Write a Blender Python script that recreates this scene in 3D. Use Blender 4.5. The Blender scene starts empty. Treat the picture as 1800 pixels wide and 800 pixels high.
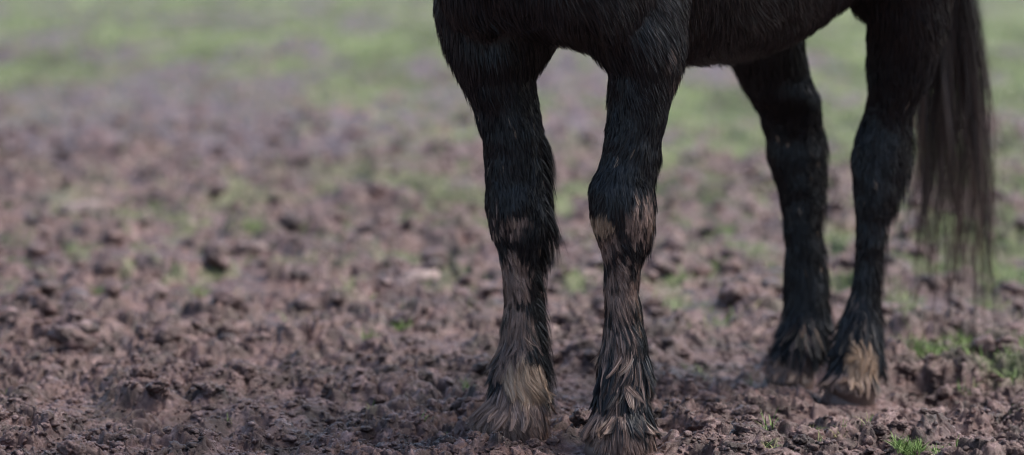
import bpy, math, time
import numpy as np
from mathutils import Vector

T0 = time.time()
rng = np.random.default_rng(11)
C = bpy.context.scene.collection

# ------------------------------------------------------------------ camera numbers
FPX, CX, CY = 4750.0, 900.0, 400.0          # lens in photo pixels (1800 wide)
CAM = np.array([0.0, -5.0, 0.95])
TH = math.atan(507.0 / 4750.0)
FWD = np.array([0, math.cos(TH), -math.sin(TH)])
UP = np.array([0, math.sin(TH), math.cos(TH)])

def ray(px, py):
    return FWD + np.array([(px - CX) / FPX, 0, 0]) - UP * ((py - CY) / FPX)

def at(px, py, Y):
    """world point at depth Y"""
    d = ray(px, py)
    t = (Y - CAM[1]) / d[1]
    return CAM + d * t

def ground(px, py, z=0.0):
    d = ray(px, py)
    t = (z - CAM[2]) / d[2]
    return CAM + d * t

# ------------------------------------------------------------------ noise
_perm = rng.permutation(256).astype(np.int64)
_perm = np.concatenate([_perm, _perm, _perm])
_g3 = rng.normal(size=(256, 3)); _g3 /= np.linalg.norm(_g3, axis=1)[:, None]
_a2 = rng.uniform(0, 2 * np.pi, 256); _g2 = np.stack([np.cos(_a2), np.sin(_a2)], 1)
_r1 = rng.random(256); _r2 = rng.random(256); _r3 = rng.random(256)

def _f(t): return t * t * t * (t * (t * 6 - 15) + 10)

def perlin3(p):
    pi = np.floor(p).astype(np.int64); pf = p - pi; u = _f(pf)
    X, Y, Z = (pi & 255).T
    out = 0
    for i in (0, 1):
        wx = u[:, 0] if i else 1 - u[:, 0]
        for j in (0, 1):
            wy = u[:, 1] if j else 1 - u[:, 1]
            for k in (0, 1):
                wz = u[:, 2] if k else 1 - u[:, 2]
                h = _perm[_perm[_perm[(X + i) & 255] + ((Y + j) & 255)] + ((Z + k) & 255)]
                g = _g3[h]
                dd = g[:, 0] * (pf[:, 0] - i) + g[:, 1] * (pf[:, 1] - j) + g[:, 2] * (pf[:, 2] - k)
                out = out + wx * wy * wz * dd
    return out * 1.5

def perlin2(x, y):
    xi = np.floor(x).astype(np.int64); yi = np.floor(y).astype(np.int64)
    xf = x - xi; yf = y - yi; u = _f(xf); v = _f(yf)
    out = 0
    for i in (0, 1):
        wx = u if i else 1 - u
        for j in (0, 1):
            wy = v if j else 1 - v
            g = _g2[_perm[_perm[(xi + i) & 255] + ((yi + j) & 255)]]
            out = out + wx * wy * (g[..., 0] * (xf - i) + g[..., 1] * (yf - j))
    return out * 1.5

def fbm2(x, y, n=4, r=0.5):
    a = 1.0; s = 0
    for k in range(n):
        s = s + a * perlin2(x + 17.3 * k, y - 9.1 * k); x = x * 2.03; y = y * 2.03; a *= r
    return s

def worley2(x, y, jit=0.9):
    xi = np.floor(x).astype(np.int64); yi = np.floor(y).astype(np.int64)
    f1 = np.full(x.shape, 9.0); f2 = np.full(x.shape, 9.0); idr = np.zeros(x.shape)
    for i in (-1, 0, 1):
        for j in (-1, 0, 1):
            h = _perm[_perm[(xi + i) & 255] + ((yi + j) & 255)]
            cx = xi + i + 0.5 + (_r1[h] - .5) * jit; cy = yi + j + 0.5 + (_r2[h] - .5) * jit
            d = np.hypot(x - cx, y - cy)
            closer = d < f1
            f2 = np.where(closer, f1, np.minimum(f2, d))
            idr = np.where(closer, _r3[h], idr)
            f1 = np.where(closer, d, f1)
    return f1, f2, idr

def sstep(a, b, x):
    t = np.clip((x - a) / (b - a), 0, 1); return t * t * (3 - 2 * t)

# ------------------------------------------------------------------ mesh helpers
def np_mesh(name, verts, faces_list, mat, parent=None, attrs=None, smooth=True):
    """faces_list: list of int arrays (n,k)"""
    me = bpy.data.meshes.new(name)
    v = np.ascontiguousarray(verts, dtype=np.float32)
    me.vertices.add(len(v)); me.vertices.foreach_set('co', v.ravel())
    idx = np.concatenate([f.ravel() for f in faces_list]).astype(np.int32)
    sizes = np.concatenate([np.full(len(f), f.shape[1]) for f in faces_list])
    starts = np.concatenate([[0], np.cumsum(sizes)[:-1]]).astype(np.int32)
    me.loops.add(len(idx)); me.loops.foreach_set('vertex_index', idx)
    me.polygons.add(len(starts)); me.polygons.foreach_set('loop_start', starts)
    me.update(calc_edges=True)
    me.polygons.foreach_set('use_smooth', np.full(len(starts), smooth, dtype=bool))
    for k, a in (attrs or {}).items():
        at_ = me.attributes.new(k, 'FLOAT', 'POINT')
        at_.data.foreach_set('value', np.ascontiguousarray(a, dtype=np.float32))
    if mat: me.materials.append(mat)
    o = bpy.data.objects.new(name, me); C.objects.link(o)
    if parent: o.parent = parent
    return o

def tag(o, label, cat, group=None):
    o['label'] = label; o['category'] = cat
    if group: o['group'] = group
    return o

def norm(v): return v / (np.linalg.norm(v, axis=-1, keepdims=True) + 1e-12)

def ribbons(paths, width, side, power=0.8):
    """paths (N,S,3) -> ribbon strips. side (N,3) or (N,S,3)"""
    N, S, _ = paths.shape
    if side.ndim == 2: side = np.repeat(side[:, None], S, 1)
    u = np.linspace(0, 1, S)
    w = (1 - u ** 1.6 * 0.93)[None, :] ** power * width[:, None] * 0.5
    a = paths - side * w[..., None]; b = paths + side * w[..., None]
    v = np.stack([a, b], 2).reshape(-1, 3)
    base = (np.arange(N) * S * 2)[:, None] + (np.arange(S - 1) * 2)[None, :]
    base = base.ravel()
    f = np.stack([base, base + 1, base + 3, base + 2], 1)
    return v, f

# ------------------------------------------------------------------ materials
def nodes_mat(name):
    m = bpy.data.materials.new(name); m.use_nodes = True
    nt = m.node_tree; nt.nodes.clear()
    out = nt.nodes.new('ShaderNodeOutputMaterial'); b = nt.nodes.new('ShaderNodeBsdfPrincipled')
    nt.links.new(b.outputs[0], out.inputs[0])
    return m, nt, b

def N(nt, t, **kw):
    n = nt.nodes.new(t)
    for k, v in kw.items():
        if k in n.bl_rna.properties: setattr(n, k, v)
        else: n.inputs[k].default_value = v
    return n

def attr(nt, name):
    n = nt.nodes.new('ShaderNodeAttribute'); n.attribute_name = name; return n.outputs['Fac']

def mix(nt, fac, a, b):
    n = nt.nodes.new('ShaderNodeMix'); n.data_type = 'RGBA'
    for s, v in ((0, fac), (6, a), (7, b)):
        if hasattr(v, 'is_linked') or isinstance(v, bpy.types.NodeSocket): nt.links.new(v, n.inputs[s])
        elif s == 0: n.inputs[0].default_value = v
        else: n.inputs[s].default_value = (*v, 1)
    return n.outputs[2]

def math_(nt, op, a, b=None, clamp=False):
    n = nt.nodes.new('ShaderNodeMath'); n.operation = op; n.use_clamp = clamp
    for i, v in enumerate((a, b)):
        if v is None: continue
        if isinstance(v, bpy.types.NodeSocket): nt.links.new(v, n.inputs[i])
        else: n.inputs[i].default_value = v
    return n.outputs[0]

MUD_DARK, MUD_MID, MUD_PALE = (0.024, 0.012, 0.010), (0.116, 0.064, 0.056), (0.36, 0.245, 0.235)

def mud_material(name, green=True):
    m, nt, b = nodes_mat(name)
    tc = nt.nodes.new('ShaderNodeTexCoord')
    def noise(scale, detail=5, rough=.6):
        n = N(nt, 'ShaderNodeTexNoise', Scale=scale, Detail=detail, Roughness=rough)
        nt.links.new(tc.outputs['Object'], n.inputs['Vector']); return n.outputs[0]
    def ramp(s, p0, p1):
        r = nt.nodes.new('ShaderNodeMapRange'); r.inputs[1].default_value = p0; r.inputs[2].default_value = p1
        nt.links.new(s, r.inputs[0]); return r.outputs[0]
    c = mix(nt, ramp(noise(9), .38, .62), MUD_DARK, MUD_MID)
    c = mix(nt, ramp(noise(26, 6, .7), .52, .76), c, MUD_PALE)
    c = mix(nt, math_(nt, 'MULTIPLY', ramp(noise(140, 3), .5, .8), .45), c, (0.05, 0.032, 0.028))
    if green:
        mp = N(nt, 'ShaderNodeMapping'); mp.inputs['Scale'].default_value = (1.7, .32, 1)
        nt.links.new(tc.outputs['Object'], mp.inputs[0])
        gn = N(nt, 'ShaderNodeTexNoise', Scale=1.0, Detail=5.0, Roughness=.62); nt.links.new(mp.outputs[0], gn.inputs['Vector'])
        gc = mix(nt, ramp(gn.outputs[0], .40, .60), (0.045, 0.054, 0.028), (0.17, 0.215, 0.10))
        c = mix(nt, attr(nt, 'green'), c, gc)
    nt.links.new(c, b.inputs['Base Color'])
    r = ramp(noise(17, 6, .7), .35, .7)
    rr = nt.nodes.new('ShaderNodeMapRange'); rr.inputs[3].default_value = .22; rr.inputs[4].default_value = .62
    nt.links.new(r, rr.inputs[0])
    ro = rr.outputs[0]
    if green:
        mm = nt.nodes.new('ShaderNodeMix'); nt.links.new(attr(nt, 'green'), mm.inputs[0]); nt.links.new(ro, mm.inputs[2]); mm.inputs[3].default_value = .85
        ro = mm.outputs[0]
    nt.links.new(ro, b.inputs['Roughness'])
    b.inputs['Specular IOR Level'].default_value = .42
    bp = N(nt, 'ShaderNodeBump', Strength=.75, Distance=.003)
    h = math_(nt, 'ADD', noise(170, 6, .7), noise(480, 4, .6))
    nt.links.new(h, bp.inputs['Height']); nt.links.new(bp.outputs[0], b.inputs['Normal'])
    return m

def coat_material(name, tail=False):
    m, nt, b = nodes_mat(name)
    rnd = attr(nt, 'rnd')
    c = mix(nt, rnd, (0.0007, 0.0009, 0.0016), (0.0115, 0.0142, 0.0205))
    c = mix(nt, attr(nt, 'rust'), c, (0.150, 0.092, 0.072))
    mc = mix(nt, rnd, (0.085, 0.052, 0.041), (0.43, 0.30, 0.245))
    c = mix(nt, attr(nt, 'mud'), c, mc)
    tcn = mix(nt, rnd, (0.27, 0.172, 0.11), (0.60, 0.44, 0.31))
    c = mix(nt, attr(nt, 'tan'), c, tcn)
    nt.links.new(c, b.inputs['Base Color'])
    b.inputs['Roughness'].default_value = .42
    b.inputs['Specular IOR Level'].default_value = .5
    return m

def grass_material(name):
    m, nt, b = nodes_mat(name)
    c = mix(nt, attr(nt, 'rnd'), (0.085, 0.155, 0.035), (0.22, 0.31, 0.10))
    c = mix(nt, attr(nt, 'dry'), c, (0.33, 0.30, 0.15))
    nt.links.new(c, b.inputs['Base Color'])
    b.inputs['Roughness'].default_value = .55; b.inputs['Specular IOR Level'].default_value = .25
    return m

M_mud = mud_material('wet_mud'); M_clod = mud_material('crumbly_mud', False)
M_coat = coat_material('black_horse_coat'); M_grass = grass_material('young_grass')

def flat_mat(name, col, rough, spec=.5):
    m, nt, b = nodes_mat(name)
    tc = nt.nodes.new('ShaderNodeTexCoord'); n = N(nt, 'ShaderNodeTexNoise', Scale=60.0, Detail=4.0)
    nt.links.new(tc.outputs['Object'], n.inputs['Vector'])
    nt.links.new(mix(nt, n.outputs[0], tuple(x * .6 for x in col), tuple(min(1, x * 1.4) for x in col)), b.inputs['Base Color'])
    b.inputs['Roughness'].default_value = rough; b.inputs['Specular IOR Level'].default_value = spec
    return m
M_hoof = flat_mat('muddy_horn', (0.12, 0.08, 0.065), .5)
M_eye = flat_mat('dark_eye', (0.01, 0.007, 0.005), .08)

# ------------------------------------------------------------------ feet positions
FEET = {'LF': ground(1090, 781), 'RF': ground(905, 757), 'LH': ground(1500, 698, -.04), 'RH': ground(1392, 674, -.04)}
for k in FEET: FEET[k][1] += 0.05
print({k: v.round(3).tolist() for k, v in FEET.items()})

# ------------------------------------------------------------------ ground height
NEG = [ground(120, 170)[:2], ground(60, 250)[:2], ground(330, 260)[:2], ground(1100, 470)[:2]]
def height(x, y):
    D = y + 5.0
    wx = x + .03 * fbm2(x * 9, y * 9, 2) + .008 * perlin2(x * 45, y * 45)
    wy = y + .03 * fbm2(x * 9 + 40, y * 9 + 7, 2) + .008 * perlin2(x * 45 + 9, y * 45)
    z = .030 * fbm2(x * 2.4, y * 2.4, 2) + .08 * perlin2(x * .17 + 5, y * .17) * sstep(8, 20, D)
    smooth = sstep(.0, .38, fbm2(x * 3.1 + 3, y * 3.1 + 11, 2))       # smeared, flatter mud
    amp = 1.05 - .68 * smooth
    f1, f2, r = worley2(wx / .135, wy / .135); e = np.clip(f2 - f1, 0, 1)
    q = np.clip(e / .5, 0, 1); z += amp * .040 * (np.minimum(r, .8) ** 1.2 + .12) * q * (2 - q)
    f1, f2, r = worley2(wx / .052 + 31, wy / .052 + 3); e = np.clip(f2 - f1, 0, 1)
    q = np.clip(e / .5, 0, 1); z += amp * .020 * (np.minimum(r, .85) + .15) * q * (2 - q)
    f1, f2, r = worley2(wx / .42 + 3, wy / .5 + 13); e = np.clip(f2 - f1, 0, 1)
    z += sstep(6.5, 10, D) * .075 * (r - .5) * sstep(.0, .4, e)
    near = 1 - sstep(11, 16, D)
    f1, f2, r = worley2(wx / .021 + 11, wy / .021 + 53); e = np.clip(f2 - f1, 0, 1)
    q = np.clip(e / .6, 0, 1); z += near * amp * .0075 * (r + .15) * q * (2 - q)
    z += near * (.0105 * np.abs(fbm2(wx * 32, wy * 32, 4, .6)) * (0.25 + amp)) + near * .0016 * fbm2(x * 140, y * 140, 2, .6) * (.4 + amp)
    z -= .055 * np.exp(-(((x - .70) / .55) ** 2 + ((y - .85) / .45) ** 2))   # low spot under the hind feet
    z -= .034
    # hoof print holes
    for px, py, r0, dp in ((1222, 797, .038, .05), (1180, 742, .03, .022), (430, 735, .05, .03), (215, 560, .09, .03), (560, 610, .08, .025),
                           (1570, 728, .05, .015), (300, 690, .07, .025), (700, 540, .09, .025), (640, 745, .045, .03)):
        g = ground(px, py)
        d = np.hypot(x - g[0], (y - g[1]) * .8) / r0
        z += dp * (-np.exp(-d ** 4) + .35 * np.exp(-((d - 1.45) / .3) ** 2) * (1 + .5 * perlin2(x * 14, y * 14)))
    # mud pushed up round the feet
    for k, g in FEET.items():
        zz = -.04 if k[1] == 'H' else 0
        d = np.hypot(x - g[0], y - g[1]) / .075
        df = np.hypot((x - g[0]) / .105, (y - g[1] + .055) / .13)
        lum = .007 * np.abs(fbm2(x * 30 + 5, y * 30, 3, .6))
        z = z + (zz - .020 + lum - z) * np.exp(-df ** 4) * .85
        z = z + (zz - .020 + lum - z) * np.exp(-(d * .85) ** 4) * .95 + .020 * np.exp(-((d - 1.45) / .28) ** 2) * (1 + perlin2(x * 25, y * 25)) * sstep(-.5, .5, (y - g[1]) / .075)
    return z

SPOTS = [(1690, 605, 26), (1640, 612, 34), (1790, 602, 30), (1778, 642, 26), (1738, 632, 24), (1590, 560, 22), (1570, 530, 18), (1480, 515, 16), (1185, 520, 22), (1205, 392, 34), (1190, 436, 24), (1240, 350, 40),
         (700, 446, 30), (575, 432, 22), (450, 408, 26), (222, 378, 34), (790, 332, 60), (690, 322, 50), (600, 302, 50), (500, 300, 44), (345, 232, 50), (230, 222, 44), (1000, 265, 40), (1000, 420, 18), (1010, 500, 20), (715, 545, 16), (780, 520, 18),
         (650, 590, 10), (1730, 520, 22), (1790, 480, 30), (1640, 470, 26), (1270, 560, 16), (1230, 620, 12), (1290, 735, 14), (1597, 776, 14), (120, 340, 44), (60, 300, 44), (1330, 430, 24), (1480, 400, 26)]
def greenness(x, y):
    D = y + 5.0
    sx = x / D                               # rough bearing
    base = .84 * (1 - np.exp(-np.maximum(D - 6.0, 0) / 8.5)) - .05
    base = base + .20 * sstep(.03, .16, sx) * sstep(5.4, 8, D) - .08 * sstep(-.02, -.15, sx) * (1 - sstep(24, 40, D))
    n = fbm2(x * 1.3 + 3, y * .5, 3) * .40 + fbm2(x * 4.5, y * 2.6, 3, .6) * .42 + fbm2(x * 19, y * 13, 2) * .12
    n = n + sstep(9, 18, D) * fbm2(x * 1.5 + 8, y * .17, 3, .6) * .75
    g = sstep(.46, .62, base + n)
    sp = sstep(.26, .46, fbm2(x * 8 + 3, y * 3.6 + 1, 2)) * sstep(6.4, 8.5, D) * (.45 + .65 * sstep(-.3, .4, fbm2(x * 1.1, y * .5, 2)))
    g = np.maximum(g, sp * .9)
    for px, py, rp in SPOTS:
        c = ground(px, py); k = 1.3 * rp * (c[1] + 5) / FPX
        d = np.hypot((x - c[0]) / k, (y - c[1]) / (k * 2.2))
        m = d < 2.5
        if m.any():
            g[m] = np.maximum(g[m], np.exp(-d[m] ** 2) * (1.0 + .6 * perlin2(x[m] * 40, y[m] * 40)))
    for c in NEG[:3]:
        g = g * (1 - .75 * np.exp(-(((x - c[0]) / 1.1) ** 2 + ((y - c[1]) / 3.5) ** 2)))
    return np.clip(g, 0, 1)

Ds = [np.geomspace(.6, 4.55, 60)[:-1], np.geomspace(4.55, 4.8, 20)[:-1], np.exp(np.arange(math.log(4.8), math.log(6.0), .00058)), np.exp(np.arange(math.log(6.0), math.log(6.6), .0009)),
      np.exp(np.arange(math.log(6.6), math.log(12), .0016)), np.exp(np.arange(math.log(12), math.log(45), .006)), np.geomspace(45, 500, 50)]
Ds = np.concatenate(Ds)
us = np.concatenate([-np.geomspace(.235, 3.0, 110)[::-1][:-1], np.arange(-.235, .235, .0006), np.geomspace(.235, 3.0, 110)])
DD, UU = np.meshgrid(Ds, us, indexing='ij')
gx = (UU * DD).ravel(); gy = (DD - 5).ravel()
gz = height(gx, gy)
nr, nc = DD.shape
# vertical-only height fields look combed: push vertices sideways a little too
near = 1 - sstep(8, 12, gy + 5)
dxn = .007 * perlin2(gx * 42 + 7, gy * 42) + .003 * perlin2(gx * 130, gy * 130 + 4)
dyn = .007 * perlin2(gx * 42, gy * 42 + 71) + .003 * perlin2(gx * 130 + 8, gy * 130)
V = np.stack([gx + near * dxn, gy + near * dyn, gz], 1)
i0 = (np.arange(nr - 1)[:, None] * nc + np.arange(nc - 1)[None, :]).ravel()
F = np.stack([i0, i0 + 1, i0 + nc + 1, i0 + nc], 1)
gr = greenness(gx, gy)
mud_o = np_mesh('muddy_ground', V, [F], M_mud, attrs={'green': gr * .9})
mud_o['kind'] = 'structure'
print('ground', len(V), round(time.time() - T0, 1))

# ------------------------------------------------------------------ crumbly clods
def ico(sub):
    import bmesh
    bm = bmesh.new(); bmesh.ops.create_icosphere(bm, subdivisions=sub, radius=1)
    v = np.array([x.co[:] for x in bm.verts]); f = np.array([[q.index for q in p.verts] for p in bm.faces]); bm.free()
    return v, f

def clods(cx, cy, size, sub, zoff=.25, seed=0):
    r = np.random.default_rng(seed)
    v0, f0 = ico(sub); n = len(cx); m = len(v0)
    z = height(cx, cy)
    sc = size[:, None] * np.stack([r.uniform(.7, 1.4, n), r.uniform(.7, 1.4, n), r.uniform(.45, .85, n)], 1)
    a = r.uniform(0, 6.28, n)
    p = np.repeat(v0[None], n, 0)
    off = r.uniform(0, 200, (n, 1, 3))
    q = (p * 1.3 + off).reshape(-1, 3)
    d = 1 + .36 * perlin3(q) + .32 * np.abs(perlin3(q * 2.3)) - .28 * np.abs(perlin3(q * 1.9 + 7)) * 1.5
    if sub >= 3: d = d + .20 * perlin3(q * 4.6) - .16 * np.abs(perlin3(q * 8.2 + 3)) + .10 * perlin3(q * 16)
    else: d = d + .3 * perlin3(q * 4.6)
    p = p * d.reshape(n, m, 1) * sc[:, None]
    ca, sa = np.cos(a)[:, None], np.sin(a)[:, None]
    x = p[..., 0] * ca - p[..., 1] * sa; y = p[..., 0] * sa + p[..., 1] * ca
    t = r.normal(0, .18, n)[:, None]
    zz = p[..., 2] + x * t
    P_ = np.stack([x + cx[:, None], y + cy[:, None], zz + (z + size * zoff)[:, None]], -1).reshape(-1, 3)
    F_ = (f0[None] + (np.arange(n) * m)[:, None, None]).reshape(-1, 3)
    return P_, F_

def scatter(n, D0, D1, half=.25, seed=1):
    r = np.random.default_rng(seed)
    D = D0 * (D1 / D0) ** r.random(n); u = r.uniform(-half, half, n)
    return u * D, D - 5
def off_feet(x, y, rad=.125):
    k = np.ones(len(x), bool)
    for g in FEET.values(): k &= np.hypot(x - g[0], y - g[1]) > rad
    return k
Vs, Fs, nv = [], [], 0
for (n, D0, D1, s0, s1, sub, sd, half) in ((520, 4.75, 7.0, .014, .032, 4, 5, .22), (900, 6.2, 14, .018, .040, 3, 15, .22), (3200, 4.75, 6.8, .006, .013, 3, 6, .22), (24000, 4.75, 6.4, .0022, .0065, 2, 7, .21), (1500, 7, 14, .014, .04, 2, 8, .24)):
    x, y = scatter(n, D0, D1, half, sd)
    s_small = s1 < .014
    cl = fbm2(x * 4 + 9, y * 4, 2) + np.random.default_rng(sd).normal(0, .25, n)
    k = (cl > -.2) & ((fbm2(x * 3.1 + 3, y * 3.1 + 11, 2) < .16) | (s_small & (np.random.default_rng(sd + 9).random(len(x)) < .7))) & off_feet(x, y) & (greenness(x, y) < .5); x, y = x[k], y[k]
    s = s0 * (s1 / s0) ** (np.random.default_rng(sd + 50).random(len(x)) ** 1.5)
    v, f = clods(x, y, s, sub, seed=sd)
    Vs.append(v); Fs.append(f + nv); nv += len(v)
o = np_mesh('mud_crumbs', np.concatenate(Vs), [np.concatenate(Fs)], M_clod)
o['kind'] = 'stuff'; o['label'] = 'churned crumbs and lumps of wet brown mud'
print('clods', nv, round(time.time() - T0, 1))

# pale lumps that stand out one by one
M_pale = flat_mat('pale_drying_mud', (0.27, 0.205, 0.19), .6)
for px, py, s, lab in ((735, 492, .045, 'pale pinkish flat mud lump left of the horse at mid distance'),
                       (150, 374, .055, 'pale elongated mud lump far off at the left side'),
                       (445, 442, .030, 'small pale mud lump in the middle of the left mud')):
    g = ground(px, py)
    v, f = clods(np.array([g[0]]), np.array([g[1]]), np.array([s]), 4, .1, int(px))
    c = v.mean(0); v = (v - c) * np.array([1.3, 1, .55]); 
    o = np_mesh('mud_lump', v, [f], M_pale); o.location = (c[0], c[1], height(g[0:1], g[1:2])[0] + s * .3)
    tag(o, lab, 'mud lump')

# ------------------------------------------------------------------ grass
def blades(x, y, z, hgt, wid, spread, r, S=4):
    n = len(x)
    a = r.uniform(0, 6.28, n); lean = r.uniform(.15, 1.0, n) * spread
    d = np.stack([np.cos(a) * lean, np.sin(a) * lean, np.ones(n)], 1); d = norm(d)
    out = np.stack([np.cos(a), np.sin(a), np.zeros(n)], 1)
    u = np.linspace(0, 1, S)[None, :, None]
    p = np.stack([x, y, z], 1)[:, None] + d[:, None] * hgt[:, None, None] * u + out[:, None] * (hgt * lean * .5)[:, None, None] * u ** 2 - np.array([0, 0, 1.]) * (hgt * lean * .35)[:, None, None] * u ** 2
    b = a + np.pi / 2 + r.normal(0, .7, n)
    side = np.stack([np.cos(b), np.sin(b), np.zeros(n)], 1)
    v, f = ribbons(p, wid, side, .7)
    return v, f, np.repeat(r.random(n), S * 2)

r = np.random.default_rng(77)
# pasture grass: patches beyond the mud
x, y = scatter(520000, 5.4, 60, .30, 21)
g = greenness(x, y); k = r.random(len(x)) < g * .5
x, y = x[k], y[k]; D = y + 5
hg = r.uniform(.018, .05, len(x)) * (1 + .5 * sstep(8, 25, D)); wd = r.uniform(.002, .004, len(x)) * (1 + sstep(8, 25, D) * 1.6)
v, f, rd = blades(x, y, height(x, y) - .004, hg, wd, .9, r, 3)
o = np_mesh('pasture_grass', v, [f], M_grass, attrs={'rnd': rd * .8, 'dry': np.repeat((r.random(len(x)) < .12) * .8, 6)})
o['kind'] = 'stuff'; o['label'] = 'short pasture grass growing in patches beyond the mud'
print('grass', len(x), round(time.time() - T0, 1))

# tufts near enough to tell apart: (px, py, radius, blades, height, dryness, label)
TUFTS = [
 (1597, 782, .030, 330, .022, 0, 'dense bright green tuft with dew, lower right, the larger of the neighbouring pair'),
 (1665, 796, .022, 190, .024, 0, 'bright green tuft at the bottom edge, right of the largest tuft'),
 (820, 690, .012, 22, .022, .1, 'small green sprig on the mud beside and just above the pale muddy fore foot'),
 (742, 729, .008, 10, .016, 0, 'tiny green sprig farthest left of those near the pale fore foot'),
 (786, 745, .006, 8, .020, .4, 'thin yellowish sprig between the tiny sprig and the pale fore foot'),
 (1278, 737, .026, 36, .014, .3, 'flat pale green strip of grass right of the nearest foot'),
 (1322, 737, .020, 30, .016, .3, 'low pale tuft in front of the hind feet, beside the flat strip'),
 (1352, 762, .012, 16, .030, .1, 'two long bent green blades right of the nearest foot'),
 (1357, 797, .016, 28, .030, .5, 'yellow green leggy tuft at the bottom edge'),
 (1429, 738, .010, 16, .016, .1, 'small tuft in front of the dark hind foot'),
 (1475, 749, .018, 18, .014, .8, 'yellowed scrap of grass in front of the tan hind foot'),
 (1522, 748, .012, 14, .018, .4, 'thin sprig just below the tan hind foot'),
 (1488, 790, .006, 8, .016, .1, 'tiny green sprig at the lower edge between two tufts'),
 (1628, 618, .045, 150, .030, 0, 'blurred green tuft right of the tan hind fetlock'),
 (1786, 598, .030, 70, .030, 0, 'blurred pale tuft near the right edge, upper of two'),
 (1790, 632, .030, 90, .032, 0, 'blurred bright tuft near the right edge, lower of two'),
 (1676, 590, .045, 120, .030, .1, 'blurred tuft below the tips of the tail'),
 (650, 592, .016, 30, .022, 0, 'small green tuft alone on the mud left of the horse'),
 (710, 574, .020, 36, .022, .1, 'small tuft nearest the left of the dark fore leg'),
 (172, 510, .020, 40, .028, 0, 'small green tuft on the mud at far left'),
 (350, 525, .020, 34, .030, 0, 'thin green tuft in the middle of the left mud'),
 (222, 380, .050, 120, .040, 0, 'blurred yellow green tuft at upper left'),
 (447, 410, .036, 70, .036, 0, 'blurred green tuft above the left mud, near a pale lump'),
 (1240, 637, .014, 18, .022, .1, 'tiny green sprig between fore and hind legs'),
 (404, 726, .005, 6, .014, .2, 'tiny green sprig on the open mud in the lower left'),
 (12, 690, .007, 8, .018, 0, 'tiny sprig at the left edge'),
 (1440, 795, .008, 8, .016, .6, 'dry yellow sprig at the bottom edge'),
 (1700, 660, .02, 24, .02, .2, 'dull green tuft on the dark mud right of the hind feet'),
]
for px, py, rad, n, h, dry, lab in TUFTS:
    g = ground(px, py)
    rr_ = np.sqrt(r.random(n)) * rad; aa = r.uniform(0, 6.28, n)
    x = g[0] + rr_ * np.cos(aa); y = g[1] + rr_ * np.sin(aa) * 1.1
    z = height(x, y)
    zc = float(z.mean())
    v, f, rd = blades(x, y, np.clip(z, zc - .004, zc + .012) + .002, r.uniform(.6, 1.3, n) * h * 1.3, r.uniform(.0013, .0025, n), 1.0, r, 5)
    v[:, 0] -= g[0]; v[:, 1] -= g[1]; v[:, 2] -= zc
    o = np_mesh('grass_tuft', v, [f], M_grass, attrs={'rnd': rd, 'dry': np.repeat((r.random(n) < dry) * .9, 10)})
    o.location = (g[0], g[1], zc)
    tag(o, lab, 'grass tuft', 'small grass tufts growing in the mud')

# ------------------------------------------------------------------ the horse body
OF = (FEET['LF'] + FEET['RF']) / 2; OH = (FEET['LH'] + FEET['RH']) / 2
O2 = OF[:2].copy()
Fv = OF[:2] - OH[:2]; BL = np.linalg.norm(Fv); Fv /= BL
Lv = np.array([-Fv[1], Fv[0]])
F3 = np.array([*Fv, 0]); L3 = np.array([*Lv, 0]); Z3 = np.array([0, 0, 1.0])
print('axis', Fv, 'len', BL, 'O', O2)
def H(s, l, z): return np.array([O2[0] + Fv[0] * s + Lv[0] * l, O2[1] + Fv[1] * s + Lv[1] * l, z])

BV, BF, bn = [], [], 0
def loft(rings, axes, seg=28):
    """rings (centre, ra, rb); axes list of (A,B)"""
    global bn
    t = np.linspace(0, 2 * np.pi, seg, endpoint=False)
    v = []
    for (c, ra, rb), (A, B) in zip(rings, axes):
        v.append(c + np.outer(np.cos(t) * ra, A) + np.outer(np.sin(t) * rb, B))
    n = len(rings)
    v = np.concatenate(v + [rings[0][0][None], rings[-1][0][None]])
    q = [[bn + i * seg + j, bn + i * seg + (j + 1) % seg, bn + (i + 1) * seg + (j + 1) % seg, bn + (i + 1) * seg + j] for i in range(n - 1) for j in range(seg)]
    c0, c1 = bn + n * seg, bn + n * seg + 1
    tri = [[c0, bn + (j + 1) % seg, bn + j] for j in range(seg)] + [[c1, bn + (n - 1) * seg + j, bn + (n - 1) * seg + (j + 1) % seg] for j in range(seg)]
    BV.append(v); BF.extend(q); BF.extend(tri); bn += len(v)

def interp_rings(rings, k=4):
    """smooth interpolation of rings"""
    c = np.array([x[0] for x in rings]); a = np.array([x[1] for x in rings]); b = np.array([x[2] for x in rings])
    n = len(rings); t = np.arange(n); tt = np.linspace(0, n - 1, (n - 1) * k + 1)
    def cr(y):
        y = np.asarray(y, float); yy = np.concatenate([y[:1], y, y[-1:]])
        i = np.minimum(tt.astype(int), n - 2); u = tt - i
        if y.ndim == 2: u = u[:, None]
        p0, p1, p2, p3 = yy[i], yy[i + 1], yy[i + 2], yy[i + 3]
        return .5 * (2 * p1 + (p2 - p0) * u + (2 * p0 - 5 * p1 + 4 * p2 - p3) * u ** 2 + (3 * p1 - p0 - 3 * p2 + p3) * u ** 3)
    return list(zip(cr(c), cr(a), cr(b)))

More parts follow.
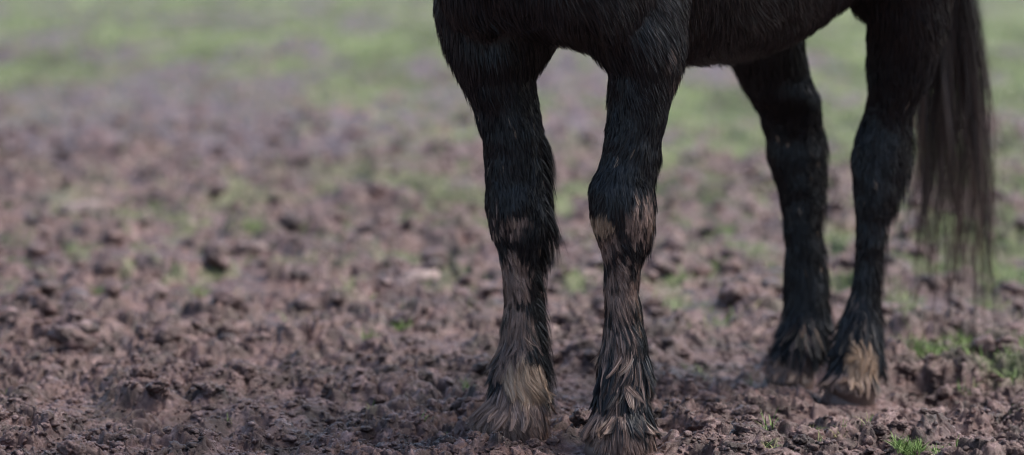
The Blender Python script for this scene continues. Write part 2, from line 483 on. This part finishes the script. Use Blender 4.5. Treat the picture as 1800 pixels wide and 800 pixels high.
# trunk: s, centre z, half width, bottom z, top z
TR = [(.235, .04, 1.00, 1.06), (.225, .11, .90, 1.14), (.17, .18, .80, 1.22), (.08, .215, .768, 1.30), (-.06, .235, .742, 1.345), (-.22, .255, .712, 1.33),
      (-.42, .275, .700, 1.30), (-.60, .275, .705, 1.28), (-.76, .262, .745, 1.29), (-.92, .250, .81, 1.32), (-1.08, .235, .86, 1.34), (-1.22, .20, .92, 1.31), (-1.33, .12, 1.0, 1.25), (-1.36, .05, 1.08, 1.2)]
rg = [(H(s, 0, (b + t) / 2), hw, (t - b) / 2) for s, hw, b, t in TR]
rg = interp_rings(rg, 3); loft(rg, [(L3, Z3)] * len(rg), 40)
# shoulders and haunches
def blob(c, sx, sy, sz, tilt=0):
    rr = []
    for a in np.linspace(-1.5, 1.5, 13):
        rr.append((c + (Z3 * sz + F3 * tilt) * math.sin(a), sx * math.cos(a), sy * math.cos(a)))
    loft(rr, [(L3, F3)] * len(rr))
for sg in (-1, 1):
    blob(H(.02, sg * .155, 1.00), .085, .16, .24, -.05)
    blob(H(.13, sg * .10, .92), .09, .10, .15)                     # breast muscles
    blob(H(-BL - .03, sg * .13, 1.03), .115, .22, .27, .02)          # thighs

# legs, measured row by row: y, left, right, forward depth factor
RF = [(764, 838, 962, 1.0), (745, 832, 966, 1.0), (735, 830, 966, 1.05), (722, 838, 965, 1.1), (706, 850, 962, 1.1), (690, 860, 960, 1.05), (660, 861, 960, 1.05), (630, 864, 962, 1.1), (600, 869, 962, 1.1), (560, 873, 958, 1.1), (530, 874, 955, 1.1),
      (500, 874, 955, 1.1), (460, 870, 957, 1.1), (430, 864, 963, 1.05), (400, 853, 968, 1.0), (370, 849, 967, 1.05), (340, 846, 962, 1.05), (300, 845, 960, 1.1), (250, 840, 960, 1.2), (200, 829, 955, 1.25),
      (170, 816, 950, 1.3), (135, 799, 949, 1.35), (108, 785, 962, 1.35), (80, 775, 985, 1.2), (40, 764, 1005, 1.1), (0, 757, 1020, 1.1), (-60, 765, 1000, 1.1), (-110, 790, 930, 1.0)]
LF = [(790, 1030, 1151, 1.0), (782, 1028, 1152, 1.0), (772, 1027, 1152, 1.05), (755, 1029, 1151, 1.1), (730, 1034, 1147, 1.1), (710, 1042, 1144, 1.05), (680, 1043, 1143, 1.05), (640, 1043, 1147, 1.1), (600, 1047, 1144, 1.1), (560, 1052, 1137, 1.1), (530, 1051, 1134, 1.1),
      (500, 1051, 1132, 1.1), (460, 1051, 1136, 1.1), (430, 1044, 1147, 1.05), (400, 1035, 1154, 1.0), (370, 1029, 1156, 1.0), (335, 1027, 1156, 1.0), (318, 1032, 1156, 1.0), (300, 1042, 1160, 1.05), (270, 1052, 1166, 1.1), (250, 1054, 1168, 1.15), (200, 1061, 1180, 1.2),
      (150, 1064, 1194, 1.3), (120, 1060, 1203, 1.35), (90, 1034, 1209, 1.3), (60, 1012, 1212, 1.2), (0, 1000, 1214, 1.1), (-60, 1020, 1210, 1.1), (-110, 1080, 1190, 1.0)]
RH = [(684, 1340, 1436, 1.1), (672, 1338, 1438, 1.1), (662, 1337, 1437, 1.15), (650, 1343, 1435, 1.15), (635, 1354, 1435, 1.1), (615, 1360, 1447, 1.15), (590, 1366, 1457, 1.2), (560, 1370, 1459, 1.2), (530, 1373, 1457, 1.15), (500, 1374, 1455, 1.15), (450, 1374, 1450, 1.2), (400, 1372, 1447, 1.25),
      (360, 1368, 1449, 1.25), (330, 1361, 1451, 1.25), (300, 1350, 1452, 1.2), (280, 1344, 1452, 1.2), (240, 1338, 1452, 1.2), (200, 1326, 1450, 1.25), (170, 1308, 1445, 1.5), (140, 1294, 1429, 1.5), (100, 1277, 1421, 1.55), (50, 1262, 1415, 1.6), (0, 1250, 1420, 1.6), (-60, 1250, 1430, 1.5), (-110, 1280, 1420, 1.2)]
LH = [(708, 1454, 1544, 1.1), (696, 1452, 1546, 1.1), (684, 1446, 1546, 1.15), (668, 1447, 1547, 1.15), (650, 1455, 1548, 1.1), (620, 1460, 1550, 1.15), (590, 1467, 1551, 1.2), (560, 1475, 1549, 1.2), (530, 1485, 1547, 1.2), (500, 1494, 1549, 1.25), (450, 1499, 1555, 1.3), (400, 1500, 1562, 1.35),
      (370, 1498, 1576, 1.25), (340, 1494, 1586, 1.2), (300, 1491, 1598, 1.15), (270, 1491, 1604, 1.15), (240, 1498, 1608, 1.15), (215, 1509, 1610, 1.2), (180, 1519, 1617, 1.4), (150, 1521, 1636, 1.4), (100, 1522, 1650, 1.4), (50, 1521, 1668, 1.45), (0, 1514, 1676, 1.5), (-60, 1500, 1685, 1.5), (-110, 1520, 1660, 1.3)]
# how far back (Y) the leg centre runs at each height fraction
def leg(rows, foot, prof, front=False):
    rr = []
    y0 = foot[1]
    for (py, l, r_, k) in rows:
        Y = y0
        for _ in range(3):
            p = at((l + r_) / 2, py, Y); Y = y0 + np.interp(p[2], prof[0], prof[1])
        a = at(l, py, Y); b = at(r_, py, Y)
        half = (b[0] - a[0]) / 2 * .975 - .0062 * (1 - .6 * sstep(.55, .75, a[2])) - (.0058 * sstep(.10, .18, a[2]) * (1 - sstep(.30, .37, a[2])) if front else 0)
        rr.append(((a + b) / 2, half, min(half * k, .17)))
    z0 = rr[0][0].copy(); z0[2] -= .03
    rr = [(z0, rr[0][1] * .9, rr[0][2] * .9)] + rr
    rr = interp_rings(rr, 4)
    loft(rr, [(np.array([1., 0, 0]), np.array([0, 1., 0]))] * len(rr), 28)
    return rr
fp = ([0, .06, .14, .45, .75, 1.0], [-.035, -.02, .005, 0, .03, .03])
hp = ([-.04, .03, .1, .3, .5, .62, .8, 1.0], [-.035, -.02, .01, .02, .05, .03, -.02, -.05])
LEGS = {'RF': leg(RF, FEET['RF'], fp, True), 'LF': leg(LF, FEET['LF'], fp, True), 'RH': leg(RH, FEET['RH'], hp), 'LH': leg(LH, FEET['LH'], hp)}
# neck and head
nk = [(H(-.02, 0, 1.10), .17, .24), (H(.16, 0, 1.18), .125, .21), (H(.32, 0, 1.34), .095, .165), (H(.45, 0, 1.50), .08, .135), (H(.54, 0, 1.60), .075, .115)]
nk = interp_rings(nk, 4)
nb = norm(np.array([-Fv[0] * .7, -Fv[1] * .7, .7]))
loft(nk, [(L3, nb)] * len(nk))
hd = [(H(.49, 0, 1.66), .055, .07), (H(.57, 0, 1.60), .088, .115), (H(.66, 0, 1.50), .092, .112), (H(.76, 0, 1.38), .066, .08), (H(.85, 0, 1.27), .052, .062), (H(.90, 0, 1.21), .055, .056), (H(.935, 0, 1.17), .035, .035)]
hd = interp_rings(hd, 4); hb = norm(F3 * .75 + Z3 * .6)
loft(hd, [(L3, hb)] * len(hd))
for sg in (-1, 1):
    e = [(H(.50, sg * .055, 1.68), .024, .018), (H(.50, sg * .065, 1.74), .024, .014), (H(.505, sg * .07, 1.80), .006, .005)]
    loft(e, [(L3, F3)] * 3, 14)
# tail dock
td = [(H(-1.30, 0, 1.24), .04, .04), (H(-1.40, .02, 1.21), .032, .032), (H(-1.47, .04, 1.12), .024, .024), (H(-1.50, .05, 1.0), .015, .015)]
loft(td, [(L3, Z3)] * 2 + [(L3, F3)] * 2, 14)

me = bpy.data.meshes.new('body'); me.from_pydata(np.concatenate(BV).tolist(), [], BF); me.update()
body = bpy.data.objects.new('body', me); C.objects.link(body)
md = body.modifiers.new('r', 'REMESH'); md.mode = 'VOXEL'; md.voxel_size = .0065
ms = body.modifiers.new('s', 'SMOOTH'); ms.factor = .5; ms.iterations = 7
dg = bpy.context.evaluated_depsgraph_get()
ev = body.evaluated_get(dg); m2 = bpy.data.meshes.new_from_object(ev)
body.modifiers.clear(); body.data = m2; bpy.data.meshes.remove(me); m2.name = 'body'
nvb = len(m2.vertices)
bv = np.empty(nvb * 3, np.float32); m2.vertices.foreach_get('co', bv); bv = bv.reshape(-1, 3).astype(float)
# lumps of muscle, tendon and wet coat
no = np.empty(nvb * 3, np.float32); m2.vertices.foreach_get('normal', no); no = no.reshape(-1, 3).astype(float)
bv += no * (.003 * perlin3(bv * 22) + .0015 * perlin3(bv * np.array([60, 60, 25])))[:, None]
m2.vertices.foreach_set('co', bv.astype(np.float32).ravel()); m2.update()
m2.polygons.foreach_set('use_smooth', np.ones(len(m2.polygons), bool))
m2.materials.clear(); m2.materials.append(M_coat)
print('body', nvb, round(time.time() - T0, 1))

horse = bpy.data.objects.new('horse', None); C.objects.link(horse)
tag(horse, 'black horse with shaggy feathered legs caked in mud, standing in a churned field', 'horse')
body.parent = horse

# ------------------------------------------------------------------ mud on the coat
# px, py, rx, ry, leg, strength, kind
STAINS = [(905, 402, 42, 26, 'RF', .74, 'mud'), (868, 400, 12, 60, 'RF', .5, 'mud'), (905, 500, 34, 66, 'RF', .98, 'mud'), (905, 590, 42, 60, 'RF', .92, 'mud'), (922, 672, 40, 34, 'RF', 1.4, 'tan'), (895, 640, 44, 40, 'RF', .8, 'mud'),
          (890, 742, 95, 54, 'RF', 1.7, 'mud'), (930, 700, 30, 20, 'RF', .8, 'tan'),
          (1058, 402, 26, 28, 'LF', .85, 'tan'), (1066, 440, 34, 32, 'LF', .85, 'mud'), (1128, 395, 38, 55, 'LF', .84, 'mud'), (1145, 410, 10, 30, 'LF', .6, 'tan'), (1090, 520, 50, 80, 'LF', .80, 'mud'), (1120, 560, 8, 60, 'LF', .5, 'tan'),
          (1085, 615, 50, 60, 'LF', .74, 'mud'), (1095, 690, 55, 42, 'LF', .48, 'mud'), (1060, 755, 56, 46, 'LF', .60, 'mud'), (1110, 790, 60, 20, 'LF', .9, 'mud'), (1188, 170, 20, 90, 'LF', .42, 'mud'),
          (1385, 664, 75, 40, 'RH', 1.5, 'mud'), (1400, 590, 40, 40, 'RH', .25, 'mud'), (1510, 638, 34, 40, 'LH', 1.2, 'tan'), (1495, 690, 75, 36, 'LH', 1.7, 'mud'), (1520, 560, 25, 50, 'LH', .25, 'mud')]
def stains(p, ck=1.0, pad=0.):
    mud = np.zeros(len(p)); tan = np.zeros(len(p))
    q = p * np.array([95, 95, 24.])
    n = perlin3(q) * .42 + perlin3(q * 2.3 + 5) * .3
    for px, py, rx, ry, lg, s, kind in STAINS:
        Y = FEET[lg][1] - .03
        c = at(px, py, Y); mpp = (Y + 5) / FPX
        d = np.sqrt(((p[:, 0] - c[0]) / (rx * mpp)) ** 2 + ((p[:, 2] - c[2]) / (ry * mpp)) ** 2 + (np.maximum(np.abs(p[:, 1] - Y) - .06, 0) / .06) ** 2)
        w = s * (1 - sstep(.35, 1.35, d))
        if kind == 'mud': mud = np.maximum(mud, w)
        else: tan = np.maximum(tan, w)
    low = 1 - sstep(.0, .07, p[:, 2] + .04 * sstep(.4, .7, p[:, 1]))
    mud = np.maximum(mud, .85 * low)
    mud = sstep(.26, .62, mud + n * 1.1 * (mud > .05) - (1 - ck) * .42); tan = sstep(.32, .7, tan + n * .5 * (tan > .05) - (1 - ck) * .3)
    return mud, tan
bm_, bt_ = stains(bv)
for k, a in (('mud', bm_ * .7), ('tan', bt_ * .7), ('rnd', np.full(nvb, .15)), ('rust', np.zeros(nvb))):
    q = m2.attributes.new(k, 'FLOAT', 'POINT'); q.data.foreach_set('value', a.astype(np.float32))

# ------------------------------------------------------------------ hair
m2.calc_loop_triangles()
nt_ = len(m2.loop_triangles); tri = np.empty(nt_ * 3, np.int32); m2.loop_triangles.foreach_get('vertices', tri); tri = tri.reshape(-1, 3)
no = np.empty(nvb * 3, np.float32); m2.vertices.foreach_get('normal', no); no = no.reshape(-1, 3).astype(float)
A_, B_, C_ = bv[tri[:, 0]], bv[tri[:, 1]], bv[tri[:, 2]]
area = np.linalg.norm(np.cross(B_ - A_, C_ - A_), axis=1) / 2
tc_ = (A_ + B_ + C_) / 3
feet_xy = {k: v[:2] for k, v in FEET.items()}

def sample(weight, n, r):
    w = area * weight; w = w / w.sum()
    i = r.choice(nt_, n, p=w)
    a, b = r.random(n), r.random(n); fl = a + b > 1; a[fl] = 1 - a[fl]; b[fl] = 1 - b[fl]; c = 1 - a - b
    P_ = A_[i] * c[:, None] + B_[i] * a[:, None] + C_[i] * b[:, None]
    N_ = norm(no[tri[i, 0]] * c[:, None] + no[tri[i, 1]] * a[:, None] + no[tri[i, 2]] * b[:, None])
    return P_, N_

def nvec(p, s, o=0.0):
    return np.stack([perlin3(p * s + o), perlin3(p * s + o + 31.7), perlin3(p * s + o + 77.1)], 1)

def hairs(name, P_, N_, flow, L, W, cell, clump, lift, grav, r, parent, S=4, wave=.0, mudk=1.0, mat=None, rust=None, clump_pow=1.3, roll=.9, bend=0.):
    n = len(P_)
    T = norm(flow - N_ * (flow * N_).sum(1, keepdims=True))
    u = np.linspace(0, 1, S)[None, :, None]
    Lc = L[:, None, None]
    lf = lift[:, None, None] if np.ndim(lift) else lift
    p = P_[:, None] + T[:, None] * Lc * u + N_[:, None] * Lc * lf * (u - .45 * u ** 2) - Z3 * Lc * grav * u ** 2
    if wave:
        p = p + nvec(P_, 90)[:, None] * Lc * wave * u
    if bend:      # wet locks curl sideways together
        p = p + nvec(P_, 33, 15.)[:, None] * Lc * bend * u ** 2
    # gather into locks
    jit = P_ + nvec(P_, 60, 9.0) * cell * .5
    ids = np.floor(jit / np.array([cell, cell, cell * 1.7])).astype(np.int64)
    key = ids[:, 0] * 73856093 ^ ids[:, 1] * 19349663 ^ ids[:, 2] * 83492791
    _, inv, cnt = np.unique(key, return_inverse=True, return_counts=True)
    inv = inv.ravel(); nk_ = len(cnt)
    cen = np.stack([np.stack([np.bincount(inv, p[:, s, c], nk_) / cnt for c in range(3)], 1) for s in range(S)], 1)
    ck = r.random(nk_)
    w = (clump * (.55 + .45 * ck[inv]))[:, None, None] * u ** clump_pow
    p = p * (1 - w) + cen[inv] * w
    a = r.normal(0, roll, n)
    B = np.cross(T, N_); side = B * np.cos(a)[:, None] + N_ * np.sin(a)[:, None]
    v, f = ribbons(p, W, side)
    mud, tan = stains(p[:, S // 2] - N_ * .006, np.clip(ck[inv] + (mudk - 1) * .9 + r.normal(0, .12, n), -1, 1.6))
    onleg = P_[:, 2] < .62
    fleck = (ck[inv] > .985) & (r.random(n) < .35) & onleg
    tan = np.where(fleck, .75, tan)
    rn = np.clip(.1 + .45 * ck[inv] + .55 * (r.random(n) - .25), 0, 1)
    rs = np.zeros(n) if rust is None else rust
    rep = lambda q: np.repeat(q, S * 2)
    return np_mesh(name, v, [f], mat or M_coat, parent, {'mud': rep(mud), 'tan': rep(tan), 'rnd': rep(rn), 'rust': rep(rs)})

r = np.random.default_rng(5)
z = tc_[:, 2]
backness = lambda N_: np.clip(-(N_ @ F3), 0, 1)
lowz = lambda P_: P_[:, 2] + .04 * sstep(.4, .7, P_[:, 1])

# short coat on legs
wz = np.where(z > .0, 1 - sstep(.58, .78, z), 0.)
P_, N_ = sample(wz, 240000, r)
flow = -Z3 + nvec(P_, 11) * .55 + nvec(P_, 34, 5.) * .40 + (-F3) * .25
hgt = lowz(P_)
L = r.uniform(.010, .021, len(P_)) * (1 + .8 * (1 - sstep(.15, .40, hgt)))
bk = backness(N_)
L *= 1 + 1.3 * sstep(.35, .85, bk) * (hgt < .60)
hairs('leg_coat', P_, N_, flow, L, r.uniform(.0005, .0010, len(P_)), .0085, .75, .17 + .25 * bk, .05, r, horse, wave=.14)
# body coat
wz = sstep(.58, .78, z) * np.where(z < 1.0, 1.0, .22)
P_, N_ = sample(wz, 170000, r)
flow = -Z3 * .8 - F3 * (.25 + .35 * sstep(.62, .85, P_[:, 2]))[:, None] + nvec(P_, 8) * .35 + nvec(P_, 30, 5.) * .25
L = r.uniform(.016, .034, len(P_)) * (1 + .5 * np.clip(-N_[:, 2], 0, 1))
hairs('body_coat', P_, N_, flow, L, r.uniform(.0006, .0011, len(P_)), .010, .7, .24, .1, r, horse, wave=.1, rust=(r.random(len(P_)) < .28) * r.random(len(P_)) * .32 * sstep(.62, .8, P_[:, 2]))
# feather behind each leg and over each hoof
for k, fx in FEET.items():
    d = np.hypot(tc_[:, 0] - fx[0], tc_[:, 1] - fx[1])
    zl = tc_[:, 2] + (.04 if k[1] == 'H' else 0)
    near_leg = d < (.16 if k[1] == 'F' else .15)
    # long fringe behind the cannon
    fn = norm(A_ * 0 + np.cross(B_ - A_, C_ - A_)); bkt = np.clip(-(fn @ F3), 0, 1)
    nf = 9000 if k[1] == 'F' else 5000
    w = near_leg * (zl > .10) * (zl < .58) * sstep(.25, .7, bkt) + 1e-9
    P1, N1 = sample(w, nf, r)
    flow = -Z3 + nvec(P1, 12) * .4 - F3 * .5
    L1 = r.uniform(.035, .085, nf) * (1 if k[1] == 'F' else .7); Wd = r.uniform(.0006, .0011, nf)
    hairs('feather', P1, N1, flow, L1 * (.55 if k == 'LF' else 1), Wd, .013, .85, .30 if k == 'LF' else .62, .30, r, horse, S=6, wave=.12, mudk=.35)
    # locks draped over the pastern and hoof
    nf = 13000
    w = near_leg * (zl > .035) * (1 - sstep(.09, .19, zl)) + 1e-9
    nf = 21000
    P1, N1 = sample(w, nf, r)
    zl1 = P1[:, 2] + (.04 if k[1] == 'H' else 0)
    flow = -Z3 + nvec(P1, 15) * .85 + nvec(P1, 40, 3.) * .55
    L1 = np.minimum(r.uniform(.034, .065, nf), zl1 * 1.0 + .006); Wd = r.uniform(.0006, .0012, nf)
    hairs('feather', P1, N1, flow, L1, Wd, .0165, 1.05, .30, .0, r, horse, S=7, wave=.12, clump_pow=.62, mudk=1.3, bend=.75)
    # hoof, sunk in the mud under the feather
    hc = fx.copy(); hz = -.04 if k[1] == 'H' else 0
    t = np.linspace(0, 2 * np.pi, 32, endpoint=False); hv = []
    for zz, ra, of in ((.045, .040, -.010), (.02, .049, .004), (.0, .056, .012), (-.02, .060, .018), (-.03, .05, .018)):
        cx, cy = hc[0] + Fv[0] * of, hc[1] + Fv[1] * of - .02
        hv += [(cx + math.cos(a) * ra, cy + math.sin(a) * ra, hz + zz) for a in t]
    q = [[i * 32 + j, i * 32 + (j + 1) % 32, (i + 1) * 32 + (j + 1) % 32, (i + 1) * 32 + j] for i in range(4) for j in range(32)]
    ho = bpy.data.meshes.new('hoof'); ho.from_pydata(hv, [], q + [list(range(32))[::-1], list(range(128, 160))]); ho.materials.append(M_hoof)
    oo = bpy.data.objects.new('hoof', ho); C.objects.link(oo); oo.parent = horse
    for pl in ho.polygons: pl.use_smooth = True

# tail: long strands from the dock
def strand_object(name, starts, mids, ends, locks_n, per, r, width, wav, rust_tip):
    S = 16; u = np.linspace(0, 1, S)
    paths = []; rs = []; wd = []; rn = []
    for i in range(locks_n):
        a, m, e = starts[i], mids[i], ends[i]
        ph = r.uniform(0, 6.28, 3); am = wav * r.uniform(.5, 1.4)
        base = (1 - u)[:, None] ** 2 * a + 2 * ((1 - u) * u)[:, None] * m + (u ** 2)[:, None] * e
        w_ = np.stack([np.sin(u * r.uniform(5, 12) + ph[0]), np.sin(u * r.uniform(5, 12) + ph[1]), np.zeros(S)], 1) * am * (u ** 1.5)[:, None]
        base = base + w_
        n = int(per * r.uniform(.5, 1.5)); lk = r.uniform(.3, 1.4); lr = r.random() ** 1.5
        off = r.normal(0, 1, (n, 1, 3)) * np.array([.011, .012, .012])
        cl = (1 - .72 * u ** 1.0)[None, :, None]
        ph2 = r.uniform(0, 6.28, (n, 1)); fr = r.uniform(6, 16, (n, 1))
        p = base[None] + off * cl
        p[..., 0] += np.sin(u[None] * fr + ph2) * .0035 * u[None]
        p[..., 1] += np.cos(u[None] * fr + ph2) * .0035 * u[None]
        ls = 1.04 - .5 * r.random((n, 1)) ** 1.3
        # vary the length of single hairs
        idx = np.clip(u[None] * ls, 0, 1) * (S - 1); i0_ = np.minimum(idx.astype(int), S - 2); fr_ = (idx - i0_)[..., None]
        p = np.take_along_axis(p, i0_[..., None], 1) * (1 - fr_) + np.take_along_axis(p, i0_[..., None] + 1, 1) * fr_
        paths.append(p); wd.append(r.uniform(.7, 1.2, n) * width)
        rr = np.clip((u[None] - .26) * rust_tip * lk * r.uniform(.5, 1.3, (n, 1)), 0, 1) + 0 * p[..., 0]
        rs.append(rr); rn.append(np.clip(lr * .9 + r.normal(0, .15, n), 0, 1))
    p = np.concatenate(paths); wd = np.concatenate(wd); rs = np.concatenate(rs); n = len(p)
    a = r.uniform(0, 3.14, n)
    side = np.stack([np.cos(a), np.sin(a), np.zeros(n)], 1)
    v, f = ribbons(p, wd, side, .6)
    zz = np.zeros(n * S * 2)
    return np_mesh(name, v, [f], M_coat, horse, {'mud': zz, 'tan': zz, 'rnd': np.repeat(np.concatenate(rn), S * 2), 'rust': np.repeat(rs.reshape(-1), 2)})

r = np.random.default_rng(9)
NL = 84
st, mi, en = [], [], []
for i in range(NL):
    s = i / (NL - 1)
    bx_ = 1580 + 170 * (s ** .8) + r.normal(0, 8)
    by = np.interp(s, [0, .2, .5, .8, 1], [440, 505, 530, 540, 550]) + r.normal(0, 52)
    Y = 1.36 + r.normal(0, .04)
    e = at(bx_, by, Y)
    mx = np.interp(s, [0, 1], [1630, 1738]) + r.normal(0, 7)
    m = at(mx, r.uniform(20, 130), Y)
    a = H(-1.40 - .06 * r.random(), .02 + r.normal(0, .015), r.uniform(1.1, 1.24)); 
    st.append(a); mi.append(m); en.append(e)
strand_object('tail', np.array(st), np.array(mi), np.array(en), NL, 34, r, .0011, .036, 1.2)
# mane and forelock
st, mi, en = [], [], []
for i in range(90):
    s = r.random(); c = H(.02 + .5 * s, 0, 1.38 + .33 * s); sd = 1 if r.random() < .8 else -1
    st.append(c); mi.append(c + L3 * .12 * sd + Z3 * .0); en.append(c + L3 * (.15 + .03 * r.random()) * sd - Z3 * r.uniform(.18, .32))
strand_object('mane', np.array(st), np.array(mi), np.array(en), 90, 26, r, .0016, .01, .3)
st, mi, en = [], [], []
for i in range(14):
    c = H(.53, r.normal(0, .02), 1.70); st.append(c); mi.append(c + F3 * .1); en.append(H(.72, r.normal(0, .03), 1.50))
strand_object('forelock', np.array(st), np.array(mi), np.array(en), 14, 26, r, .0016, .006, .2)
ev_, ef_ = ico(3)
NF = 120
st = []; mi = []; en = []
for i in range(NF):
    Y = 1.36 + r.normal(0, .05)
    st.append(H(-1.42, .03, r.uniform(1.1, 1.24))); mi.append(at(r.uniform(1640, 1745), r.uniform(20, 200), Y)); en.append(at(r.uniform(1565, 1765), r.uniform(330, 575), Y))
strand_object('tail_wisps', np.array(st), np.array(mi), np.array(en), NF, 5, r, .0010, .028, 1.1)
for sg in (-1, 1):
    o = np_mesh('eye', ev_ * .019, [ef_], M_eye, horse); o.location = H(.655, sg * .082, 1.535)
print('hair', round(time.time() - T0, 1))

# ------------------------------------------------------------------ light, air, camera
w = bpy.data.worlds.new('World'); bpy.context.scene.world = w; w.use_nodes = True
nt = w.node_tree; bg = nt.nodes['Background']
sky = nt.nodes.new('ShaderNodeTexSky'); sky.sky_type = 'NISHITA'; sky.sun_disc = False
SUN_EL, SUN_AZ = math.radians(58), math.radians(78)      # azimuth clockwise from +Y
sky.sun_elevation = SUN_EL; sky.sun_rotation = SUN_AZ
sky.air_density = 1.0; sky.dust_density = 3.0; sky.ozone_density = 1.0
nt.links.new(sky.outputs[0], bg.inputs[0]); bg.inputs[1].default_value = .115
sl = bpy.data.lights.new('sun', 'SUN'); sl.energy = 2.1; sl.angle = math.radians(45); sl.color = (1, .93, .86)
so = bpy.data.objects.new('sun', sl); C.objects.link(so)
dirv = Vector((math.sin(SUN_AZ) * math.cos(SUN_EL), math.cos(SUN_AZ) * math.cos(SUN_EL), math.sin(SUN_EL)))
so.rotation_euler = dirv.to_track_quat('Z', 'Y').to_euler()

cam = bpy.data.cameras.new('camera'); co = bpy.data.objects.new('camera', cam); C.objects.link(co)
co.location = CAM; co.rotation_euler = (math.pi / 2 - TH, 0, 0)
cam.sensor_width = 36; cam.lens = FPX / 1800 * 36
cam.clip_start = .1; cam.clip_end = 2000
cam.dof.use_dof = True; cam.dof.focus_distance = 5.07; cam.dof.aperture_fstop = 2.0
sc = bpy.context.scene; sc.camera = co
sc.view_settings.view_transform = 'Standard'; sc.view_settings.look = 'None'; sc.view_settings.gamma = 1
sc.view_settings.exposure = 1.18
sc.render.engine = 'CYCLES'
sc.cycles.max_bounces = 5; sc.cycles.diffuse_bounces = 3; sc.cycles.glossy_bounces = 2
sc.cycles.use_denoising = True; sc.cycles.filter_width = 1.2
print('done', round(time.time() - T0, 1))
